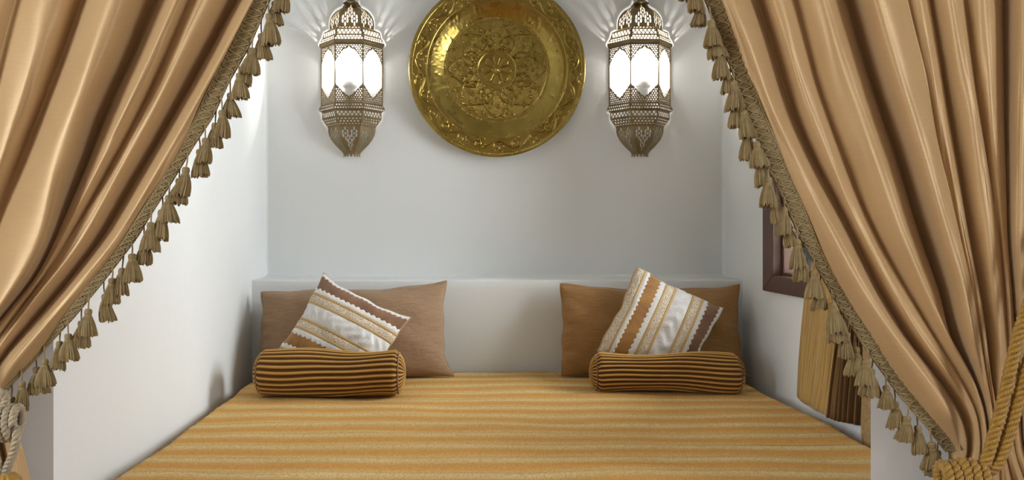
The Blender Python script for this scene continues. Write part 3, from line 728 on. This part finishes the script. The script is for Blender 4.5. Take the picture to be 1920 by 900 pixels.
# ---------------------------------------------------------------- alcove window's own crinkled gold curtain
wc = empty('window_curtain', (.96, 2.15, ZB + .02)); tag(wc, 'crinkled gold cloth curtain hanging on the right wall beneath the dark window frame', 'curtain')
def wc_path(z):
    k = (z - .47)
    a = Vector((.962 + .004 * k, 2.365 - .13 * k - .28 * max(z - .75, 0))); b = Vector((.928 + .03 * min(k, .8), 2.11 - .25 * min(k, .3) * .9)); c = Vector((.972, 2.00 - .02 * k))
    return a, b, c
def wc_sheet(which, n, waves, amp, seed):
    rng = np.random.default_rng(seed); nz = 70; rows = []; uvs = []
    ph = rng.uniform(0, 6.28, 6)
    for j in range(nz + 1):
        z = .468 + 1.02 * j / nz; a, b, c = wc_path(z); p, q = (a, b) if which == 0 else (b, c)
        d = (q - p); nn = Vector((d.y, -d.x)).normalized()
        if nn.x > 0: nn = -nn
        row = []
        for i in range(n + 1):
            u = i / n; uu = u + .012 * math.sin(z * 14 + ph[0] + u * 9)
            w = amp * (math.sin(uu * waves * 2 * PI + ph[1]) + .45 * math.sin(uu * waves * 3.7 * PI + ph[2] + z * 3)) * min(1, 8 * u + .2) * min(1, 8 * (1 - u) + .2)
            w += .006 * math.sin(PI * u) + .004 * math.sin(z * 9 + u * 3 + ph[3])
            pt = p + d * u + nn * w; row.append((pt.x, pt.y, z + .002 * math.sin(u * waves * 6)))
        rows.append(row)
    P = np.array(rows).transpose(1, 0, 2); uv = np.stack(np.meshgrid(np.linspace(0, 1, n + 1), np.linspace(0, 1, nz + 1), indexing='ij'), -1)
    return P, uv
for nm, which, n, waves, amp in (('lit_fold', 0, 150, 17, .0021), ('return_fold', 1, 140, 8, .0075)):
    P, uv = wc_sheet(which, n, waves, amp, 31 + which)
    o = put(nm, grid_mesh(nm, P, uv=uv), M['shaded_crinkle' if which else 'crinkle'], wc); at_root(o, wc); solidify(o, .002)
P = []
for i in range(25):
    u = i / 24; row = []
    for j in range(40):
        z = .40 + .95 * j / 39; row.append((.952 + .004 * math.sin(u * 22) + .002 * math.sin(z * 11), 1.972 - .052 * u + .002 * math.sin(z * 7 + u * 3), z))
    P.append(row)
P = np.array(P); uv = np.stack(np.meshgrid(np.linspace(0, 1, 25), np.linspace(0, 1, 40), indexing='ij'), -1)
o = put('hanging_strip', grid_mesh('hanging_strip', P, uv=uv), M['strip'], wc); at_root(o, wc); solidify(o, .004)
o = at_root(MB().tube([(.945, 1.90, 1.50), (.945, 2.72, 1.50)], .008, 10).build('curtain_rod', M['iron'], wc), wc)

# ---------------------------------------------------------------- big silk curtains
TOP = -640.0
def resample(pts, ys):
    pts = sorted(pts, key=lambda p: p[1]); px = np.array([p[0] for p in pts], float); py = np.array([p[1] for p in pts], float)
    s0 = (px[1] - px[0]) / (py[1] - py[0]); k = min(3, len(px) - 1); s0 = (px[k] - px[0]) / (py[k] - py[0])
    x = np.interp(ys, py, px); return np.where(ys < py[0], px[0] + s0 * (ys - py[0]), x)
def fold_grid(curves, tmax, nsub, nt, Y0, amp, tails=None):
    """curves: list of (depth -1..1, [(px,py)...]) from the inner edge outwards -> (n,m,3) surface"""
    t = np.linspace(0, 1, nt + 1); K = len(curves)
    XS, YS, DS = [], [], []
    for d, pts in curves:
        ye = max(p[1] for p in pts); ys = TOP + (ye - TOP) * t; xs = resample(pts, ys)
        for _ in range(22): xs[1:-1] = (xs[:-2] + 2 * xs[1:-1] + xs[2:]) / 4
        XS.append(xs); YS.append(ys); DS.append(np.full_like(ys, d))
    XS, YS, DS = map(np.array, (XS, YS, DS))
    n = (K - 1) * nsub + 1; U = np.linspace(0, K - 1, n); out = np.zeros((n, nt + 1, 3))
    for i, u in enumerate(U):
        k = min(int(u), K - 2); f = u - k
        d0, d1 = DS[k], DS[k + 1]
        rise = d1 > d0
        w = np.where(rise, np.sin(f * PI / 2) ** 1.1, 1 - np.cos(f * PI / 2) ** 1.1)     # cusp in the valleys, round on the ridges
        dep = d0 + (d1 - d0) * w
        px = XS[k] + (XS[k + 1] - XS[k]) * f; py = YS[k] + (YS[k + 1] - YS[k]) * f
        wloc = np.abs(XS[k + 1] - XS[k])
        a = amp * np.clip(wloc / 48, .22, 1.15)
        Y = Y0 - a * dep + .0012 * np.sin(py * .021 + u * 2.3) * np.sin(u * 5.1 + py * .008) 
        out[i, :, 0] = (px - CX) / F * Y; out[i, :, 1] = Y; out[i, :, 2] = H - (py - CY) / F * Y
    return out
def curtain_fabric(name, P, root, width_uv=1.0):
    n, m = P.shape[:2]; uv = np.stack(np.meshgrid(np.linspace(0, n / 40, n), np.linspace(0, 1.6, m), indexing='ij'), -1)
    o = put(name, grid_mesh(name, P, uv=uv), M['silk'], root); at_root(o, root); solidify(o, .0012); return o

LC = [(.10, [(484, 0), (442, 85), (397, 180), (357, 270), (311, 345), (275, 400), (245, 450), (219, 482), (165, 547), (122, 602), (84, 655), (58, 688), (26, 716), (-2, 738)]),
      (.75, [(474, 0), (425, 95), (371, 192), (318, 285), (250, 400), (222, 442), (195, 480), (139, 545), (84, 608), (40, 655), (10, 690), (-14, 740)]),
      (-.9, [(440, 10), (400, 85), (350, 175), (295, 270), (238, 365), (198, 440), (177, 464), (122, 536), (63, 604), (5, 668), (-20, 700), (-24, 741)]),
      (.55, [(380, 5), (320, 130), (280, 210), (220, 320), (155, 440), (122, 490), (63, 557), (25, 610), (-10, 655), (-34, 742)]),
      (-.15, [(354, 0), (305, 125), (260, 215), (215, 300), (170, 380), (135, 436), (100, 495), (58, 555), (10, 615), (-25, 665), (-42, 743)]),
      (.85, [(330, 5), (275, 130), (228, 225), (178, 320), (135, 405), (108, 465), (66, 535), (14, 595), (-30, 650), (-50, 744)]),
      (-1., [(296, 0), (250, 110), (220, 165), (190, 240), (158, 325), (131, 384), (103, 452), (90, 480), (68, 523), (30, 566), (-10, 612), (-45, 670), (-58, 745)]),
      (.85, [(212, 0), (165, 140), (130, 230), (105, 325), (82, 440), (52, 502), (20, 549), (-15, 595), (-55, 660), (-66, 747)]),
      (-.55, [(155, 0), (115, 110), (75, 210), (30, 310), (-2, 380), (-30, 450), (-60, 560), (-74, 749)]),
      (.35, [(92, 0), (70, 90), (42, 190), (12, 280), (-24, 380), (-55, 480), (-78, 600), (-82, 750)]),
      (-.25, [(32, 0), (14, 60), (-2, 125), (-34, 250), (-62, 380), (-85, 560), (-90, 752)]),
      (.4, [(-20, 0), (-40, 110), (-70, 250), (-95, 400), (-100, 753)]),
      (-.8, [(-75, 0), (-90, 150), (-110, 350), (-112, 755)]),
      (.9, [(-135, 0), (-140, 300), (-124, 757)]),
      (-.6, [(-180, 0), (-175, 350), (-136, 759)])]
RC = [(.10, [(1340, 0), (1378, 95), (1413, 195), (1448, 280), (1478, 350), (1519, 450), (1534, 486), (1600, 594), (1654, 678), (1722, 762), (1790, 848)]),
      (.70, [(1366, 0), (1397, 75), (1440, 195), (1485, 290), (1535, 385), (1570, 445), (1620, 540), (1660, 600), (1720, 676), (1785, 765), (1806, 850)]),
      (-.8, [(1425, 0), (1450, 80), (1488, 220), (1530, 310), (1580, 400), (1605, 455), (1648, 545), (1695, 628), (1770, 724), (1815, 790), (1822, 850)]),
      (.60, [(1458, 0), (1472, 50), (1507, 165), (1552, 280), (1592, 380), (1622, 445), (1667, 527), (1731, 633), (1786, 708), (1826, 780), (1834, 850)]),
      (-.25, [(1490, 0), (1530, 160), (1575, 285), (1615, 390), (1650, 460), (1690, 530), (1745, 620), (1796, 700), (1836, 775), (1842, 850)]),
      (.55, [(1548, 0), (1570, 75), (1618, 215), (1658, 325), (1690, 425), (1722, 500), (1752, 570), (1788, 645), (1832, 720), (1846, 790), (1849, 850)]),
      (-1.05, [(1587, 0), (1615, 100), (1650, 210), (1685, 310), (1725, 445), (1737, 478), (1766, 558), (1776, 625), (1806, 684), (1848, 761), (1857, 850)]),
      (.85, [(1650, 0), (1695, 150), (1728, 250), (1762, 375), (1786, 450), (1808, 530), (1826, 610), (1842, 690), (1858, 770), (1866, 850)]),
      (.05, [(1702, 0), (1735, 130), (1761, 280), (1800, 440), (1817, 510), (1834, 600), (1849, 700), (1864, 780), (1873, 850)]),
      (.50, [(1722, 0), (1748, 110), (1768, 235), (1808, 440), (1828, 520), (1842, 600), (1855, 690), (1870, 780), (1880, 850)]),
      (-.5, [(1743, 0), (1775, 200), (1816, 440), (1843, 580), (1853, 660), (1862, 770), (1887, 850)]),
      (.50, [(1788, 0), (1802, 75), (1827, 200), (1848, 350), (1860, 440), (1872, 560), (1880, 700), (1894, 850)]),
      (-.30, [(1808, 0), (1830, 175), (1855, 325), (1874, 445), (1886, 560), (1893, 700), (1902, 850)]),
      (.45, [(1850, 0), (1862, 200), (1878, 400), (1892, 540), (1902, 700), (1910, 850)]),
      (-.95, [(1881, 0), (1883, 200), (1889, 445), (1900, 580), (1909, 700), (1918, 850)]),
      (.80, [(1925, 0), (1915, 200), (1910, 445), (1918, 600), (1926, 850)]),
      (-.6, [(1965, 0), (1955, 300), (1945, 600), (1938, 850)]),
      (.9, [(2010, 0), (1990, 300), (1965, 600), (1952, 850)]),
      (-.6, [(2060, 0), (2030, 300), (1990, 600), (1968, 850)])]
Y_CUR = 1.41; AMP = .046
def fringe_curve(pts, n=400):
    ys = np.linspace(-150, max(p[1] for p in pts), n); xs = resample(pts, ys)
    for _ in range(10): xs[1:-1] = (xs[:-2] + 2 * xs[1:-1] + xs[2:]) / 4
    return np.stack([xs, ys], -1)
L_OUT = [(507, 0), (470, 85), (430, 155), (400, 220), (370, 264), (320, 346), (285, 400), (260, 442), (230, 482), (193, 530), (141, 593), (99, 638), (68, 672), (36, 706), (6, 734)]
R_OUT = [(1321, 0), (1345, 65), (1375, 145), (1405, 230), (1438, 310), (1466, 370), (1495, 438), (1514, 472), (1574, 580), (1634, 672), (1682, 738), (1736, 800), (1772, 846)]
L_IN = [(472, 0), (430, 85), (385, 180), (345, 270), (300, 345), (265, 400), (235, 448), (209, 482), (157, 547), (115, 602), (78, 652), (50, 686), (16, 720), (-6, 736)]
R_IN = [(1352, 0), (1390, 95), (1425, 195), (1460, 280), (1490, 350), (1530, 450), (1546, 486), (1610, 594), (1668, 672), (1736, 756), (1806, 842)]

def tassel_mesh(seed):
    """one tassel hanging from its origin: cord, bound head, ribbed skirt of threads with ragged hem"""
    rng = np.random.default_rng(seed); mb = MB()
    Lc = .013 + rng.uniform(-.003, .004); r = .0042
    mb.tube([(0, 0, .003), (rng.uniform(-.001, .001), 0, -Lc * .5), (0, 0, -Lc - .002)], .0011, 6)
    z0 = -Lc
    prof = [(.0012, 0), (.0040, -.001), (.0050, -.003), (.0052, -.0062), (.0047, -.0082), (.0047, -.0094), (.0055, -.0105)]
    seg = 150; flare = .0125 + rng.uniform(-.002, .0025); ln = .026 + rng.uniform(-.002, .003); lean = rng.uniform(-.004, .004); leany = rng.uniform(-.002, .002)
    thr = np.repeat(rng.uniform(-1, 1, seg // 3), 3); rag = np.repeat(rng.uniform(-.0045, .001, seg // 3), 3); sway = np.repeat(rng.uniform(-.0012, .0012, seg // 3), 3)
    rows = []
    for (pr, pz) in prof:
        rows.append([(pr * math.cos(2 * PI * i / seg) * (1 + .05 * math.cos(2 * PI * i / 3)), pr * .9 * math.sin(2 * PI * i / seg), z0 + pz) for i in range(seg)])
    nz = 9
    for j in range(1, nz + 1):
        f = j / nz; row = []
        for i in range(seg):
            a = 2 * PI * i / seg; g = (1.0 if i % 3 == 1 else -.6 if i % 3 == 0 else .3)
            rr = .0056 + (flare - .0056) * (1 - (1 - f) ** 1.7) + g * .00055 * (.4 + f) + thr[i] * .0013 * f
            row.append((rr * math.cos(a) + lean * f * f + sway[i] * f, rr * .75 * math.sin(a) + leany * f * f, z0 - .0105 - ln * f + (rag[i] if j == nz else 0) - abs(thr[i]) * .0008 * f))
        rows.append(row)
    row = [(x * .55 + lean * .45, y * .55, z + .003) for (x, y, z) in rows[-1]]; rows.append(row)
    rows.append([(lean, leany, rows[-1][0][2] + .004)] * seg)
    cols = [[rows[j][i] for j in range(len(rows))] for i in range(seg)]
    mb.grid(cols, close_u=True)
    for q in range(3):                       # a few stray threads
        a = rng.uniform(0, 6.28); x, y = flare * .9 * math.cos(a) + lean, flare * .6 * math.sin(a); zb = z0 - .0105 - ln * .7
        mb.tube([(x * .8, y * .8, zb), (x * 1.05, y * 1.05, zb - .006), (x * 1.15 + rng.uniform(-.003, .003), y * 1.1, zb - .0105)], .00035, 4)
    me = mesh('tassel', mb.v, mb.f); me.materials.append(M['tassel']); return me
TASSELS = [tassel_mesh(100 + k) for k in range(8)]

def build_trim(root, inn, out, Ytrim, sgn, seed):
    rng = np.random.default_rng(seed)
    A = fringe_curve(inn); B = fringe_curve(out)
    # resample both by their own arc length
    def arc(c, n):
        d = np.concatenate([[0], np.cumsum(np.linalg.norm(np.diff(c, axis=0), axis=1))]); s = np.linspace(0, d[-1], n); return np.stack([np.interp(s, d, c[:, 0]), np.interp(s, d, c[:, 1])], -1), d[-1]
    N = 900; A, LA = arc(A, N); B, LB = arc(B, N); m_px = Ytrim / F
    Lm = LB * m_px; along = np.linspace(0, Lm, N)
    Yl = Ytrim + .003 * np.sin(along * 9) + .0015 * np.sin(along * 31)
    nw = 19; s = np.linspace(0, 1, nw)
    base = A[:, None] + (B - A)[:, None] * s[None, :, None]
    relief = .0014 * np.sin(2 * PI * (along[:, None] / .0042 + np.abs(s[None] - .5) * 2.2)) * np.sin(PI * s)[None] ** .5
    relief = relief + .0030 * np.sin(PI * s)[None] ** .6
    Y = Yl[:, None] - relief
    P = np.stack([(base[..., 0] - CX) / F * Yl[:, None], Y, H - (base[..., 1] - CY) / F * Yl[:, None]], -1)
    back = P.copy(); uv = np.stack(np.meshgrid(along * 40, s, indexing='ij'), -1)
    trim = put('braid_trim', grid_mesh('braid_trim', P if sgn < 0 else P[:, ::-1], uv=uv), M['trim'], root); at_root(trim, root); solidify(trim, .0018)
    def pt(i, f, off):
        i = np.clip(i, 0, N - 1); i0 = int(i); i1 = min(i0 + 1, N - 1); g = i - i0
        a = A[i0] * (1 - g) + A[i1] * g; b = B[i0] * (1 - g) + B[i1] * g; q = a + (b - a) * f; y = Yl[i0]
        return ((q[0] - CX) / F * y, y - off, H - (q[1] - CY) / F * y)
    # picot edges: beaded cords along both sides
    for f, rad, per in ((.04, .0024, .0052), (.16, .0016, .0040), (.97, .0022, .0052)):
        nn = int(Lm / .0009); path = [pt(i / nn * (N - 1), f, .0028) for i in range(nn + 1)]
        MB().tube(path, [rad * (.72 + .38 * abs(math.sin(PI * i * .0009 / per))) for i in range(nn + 1)], 6).build('picot_edge', M['trim_cord'], trim)
    # crossing lattice cords
    per = .027
    for ph in (0, .5):
        nn = int(Lm / .0028); path = []
        for i in range(nn + 1):
            x = (i * .0028 / per + ph) % 1; tri = abs(x - .5) * 2; tri = .5 - .5 * math.cos(PI * tri)
            path.append(pt(i / nn * (N - 1), .14 + .80 * tri, .0038 + (.0008 if ph else 0)))
        MB().tube(path, .0014, 7, lobes=0).build('lattice_cord', M['trim_cord'], trim)
    # tassels
    pitch = .0286; n = int(Lm / pitch); i0 = 2
    for k in range(i0, n):
        sx = (k + .5 + rng.uniform(-.13, .13)) * pitch / Lm * (N - 1)
        x, y, z = pt(sx, 1.0, .002 + (.006 if k % 2 else -.004))
        o = bpy.data.objects.new('tassel', TASSELS[rng.integers(0, 8)]); C.objects.link(o); o.parent = trim
        sc = rng.uniform(1.08, 1.26); o.scale = (sc * (1 if rng.random() < .5 else -1), sc, sc * rng.uniform(.95, 1.05))
        o.location = Vector((x, y, z)); o.rotation_euler = (rng.uniform(-.12, .12), rng.uniform(-.10, .10), rng.uniform(-.5, .5))
    return trim
def rope(mb, path, R, ply=3, pitch=.045, strand_seg=18):
    pts = [Vector(p) for p in path]
    # arc-length resample
    d = [0]
    for a, b in zip(pts, pts[1:]): d.append(d[-1] + (b - a).length)
    n = max(int(d[-1] / .0022), 8); s = np.linspace(0, d[-1], n); arr = np.array([tuple(p) for p in pts]); q = np.stack([np.interp(s, d, arr[:, k]) for k in range(3)], -1)
    up = None; fr = []
    for i in range(n):
        t = Vector(q[min(i + 1, n - 1)] - q[max(i - 1, 0)]).normalized()
        if up is None: up = Vector((0, 1, 0)) if abs(t.y) < .9 else Vector((1, 0, 0))
        e = (up - t * up.dot(t)).normalized(); up = e; fr.append((Vector(q[i]), e, t.cross(e)))
    for k in range(ply):
        path_k = []
        for i, (p, e, g) in enumerate(fr):
            a = 2 * PI * (s[i] / pitch + k / ply); path_k.append(p + (e * math.cos(a) + g * math.sin(a)) * R * .52)
        mb.tube(path_k, R * .52, strand_seg, lobes=6, lobe=.20, twist=-2 * PI / .02)
    return mb

cl = empty('silk_curtain', (-.95, Y_CUR, 0)); tag(cl, 'champagne silk curtain with tasselled fringe, swept to the left side', 'curtain', 'tasselled silk curtains of the alcove')
def with_tail(cs, x0, x1):
    n = len(cs) - 1; out = []
    for i, (d, pts) in enumerate(cs):
        e = pts[-1]; xb = x0 + (x1 - x0) * i / n; out.append((d, pts + [(e[0] + (xb - e[0]) * .12, e[1] + 22), (e[0] + (xb - e[0]) * .62, e[1] + 75), (xb, e[1] + 170), (xb + (xb - e[0]) * .12, 1330)]))
    return out
curtain_fabric('drape', fold_grid(with_tail(LC, 60, -240), 1, 12, 270, Y_CUR, AMP), cl)
build_trim(cl, L_IN, L_OUT, Y_CUR - .010, 1, 41)
cr = empty('silk_curtain', (.95, Y_CUR, 0)); tag(cr, 'champagne silk curtain with tasselled fringe, swept to the right side', 'curtain', 'tasselled silk curtains of the alcove')
curtain_fabric('drape', fold_grid(with_tail(RC, 1722, 2070), 1, 12, 270, Y_CUR, AMP), cr)
build_trim(cr, R_IN, R_OUT, Y_CUR - .010, -1, 42)

# ---------------------------------------------------------------- rope tie-backs
YR = 1.335
gt = empty('tieback_rope', W3(1808, 890, YR)); tag(gt, 'golden twisted rope tie-back knotted round the right curtain', 'tieback')
def rope_part(nm, root, pts, R, mat, pitch=.030, n=90):
    mb = MB(); rope(mb, smoothpath(pts, n), R, 3, pitch); o = mb.build(nm, mat, root); at_root(o, root); tag(o, kind=None); return o
RR = .0088
rope_part('rope_strand', gt, [W3(2085, 330, 1.45), W3(2050, 365, 1.36), W3(1960, 500, YR), W3(1915, 610, YR), W3(1893, 700, YR), W3(1872, 785, YR), W3(1850, 860, YR), W3(1836, 885, YR), W3(1815, 898, YR + .01)], RR, M['rope_gold'])
rope_part('rope_strand', gt, [W3(2085, 336, 1.45), W3(2062, 405, 1.36), W3(1982, 560, YR), W3(1935, 660, YR), W3(1912, 740, YR), W3(1893, 810, YR), W3(1872, 866, YR), W3(1848, 888, YR), W3(1815, 905, YR + .012)], RR, M['rope_gold'])
coil = []
cc = W3(1808, 898, YR + .004)
for i in range(170):
    a = i / 169 * 5.0 * 2 * PI; f = i / 169
    coil.append(cc + Vector((-.037 + .074 * f, -.020 * math.cos(a), .024 * math.sin(a) * (1 - .12 * math.sin(f * 9)) )))
rope_part('knot', gt, coil, .0082, M['rope_gold'], .027, 340)
rope_part('rope_strand', gt, [W3(1775, 905, YR), W3(1768, 960, YR), W3(1772, 1060, YR + .01)], RR, M['rope_gold'])
def hook(loc, label):
    gh = empty('wall_hook', loc); tag(gh, label, 'hook')
    MB().tube([(0, .012, 0), (0, -.03, 0), (0, -.05, .012), (0, -.05, .03)], .005, 8).build('hook_arm', M['iron'], gh); MB().lathe([(.018, 0), (.018, .004), (.01, .007)], 20).build('rosette', M['iron'], gh).rotation_euler = (PI / 2, 0, 0)
hook(W3(2085, 332, 1.475), 'small iron hook that carries the golden rope, on the right front wall')
hook(W3(-235, 560, 1.475), 'small iron hook that carries the silver-beige rope, on the left front wall')

st = empty('tieback_rope', W3(0, 790, YR)); tag(st, 'silver-beige twisted rope tie-back knotted round the left curtain', 'tieback')
RS = .0066
ring = []
cc = W3(-6, 750, YR)
for i in range(60):
    a = i / 59 * 2 * PI * 1.15; ring.append(cc + Vector((.015 * math.cos(a), -.006 * math.sin(a * .5), .015 * math.sin(a))))
rope_part('knot_loop', st, ring, .0062, M['rope_silver'], .022, 90)
coil = []; cc = W3(-14, 793, YR + .004)
for i in range(170):
    a = i / 169 * 7.2 * 2 * PI; f = i / 169
    coil.append(cc + Vector((.043 - .086 * f, -.020 * math.cos(a), .025 * math.sin(a))))
rope_part('knot', st, coil, .0064, M['rope_silver'], .022, 420)
rope_part('rope_strand', st, [W3(30, 800, YR - .004), W3(31, 818, YR - .012), W3(26, 846, YR - .012), W3(14, 876, YR - .008), W3(4, 900, YR - .004)], RS, M['rope_silver'], .024)
rope_part('rope_strand', st, [W3(-34, 815, YR - .006), W3(-12, 850, YR - .012), W3(-2, 880, YR - .008), W3(2, 902, YR - .004)], RS, M['rope_silver'], .024)
rope_part('rope_strand', st, [W3(-60, 770, YR), W3(-130, 690, YR), W3(-205, 590, 1.36), W3(-235, 560, 1.45)], RS, M['rope_silver'], .024)
tm = empty('tassel_root')
tas = MB(); rng = np.random.default_rng(77); seg = 60; rows = []
for (pr, pz) in ((.004, .012), (.015, .009), (.0225, .002), (.0235, -.006), (.019, -.013), (.0175, -.018), (.022, -.03), (.027, -.06), (.030, -.10), (.030, -.13)):
    rows.append([(pr * (1 + .10 * math.cos(i * 2 * PI / 4)) * math.cos(2 * PI * i / seg), pr * .9 * (1 + .10 * math.cos(i * 2 * PI / 4)) * math.sin(2 * PI * i / seg), pz + .002 * math.sin(i * 1.7) * (pz < -.02)) for i in range(seg)])
tas.grid([[rows[j][i] for j in range(len(rows))] for i in range(seg)], close_u=True)
o = tas.build('tassel', M['rope_gold'], st); o.location = W3(9, 899, YR - .004) - Vector(st.location)
bpy.data.objects.remove(tm)
# curtain pole over the opening
cp = empty('curtain_pole', W3(860, -640, 1.40)); tag(cp, 'dark iron curtain pole above the alcove opening', 'pole')
zt = W3(860, -640, Y_CUR).z + .024; cp.location = (0, Y_CUR, zt)
MB().tube([(-1.5, 0, 0), (1.5, 0, 0)], .014, 14).build('rod', M['iron'], cp)
for s in (-1, 1):
    MB().lathe([(.012, 0), (.024, .01), (.028, .025), (.02, .042), (.006, .05)], 18).build('finial', M['iron'], cp).matrix_local = Matrix.Translation((s * 1.5, 0, 0)) @ Matrix.Rotation(s * PI / 2, 4, 'Y')
    MB().box(s * 1.2 - .008, s * 1.2 + .008, 0, YF - Y_CUR, -.008, .008).build('bracket', M['iron'], cp, False)
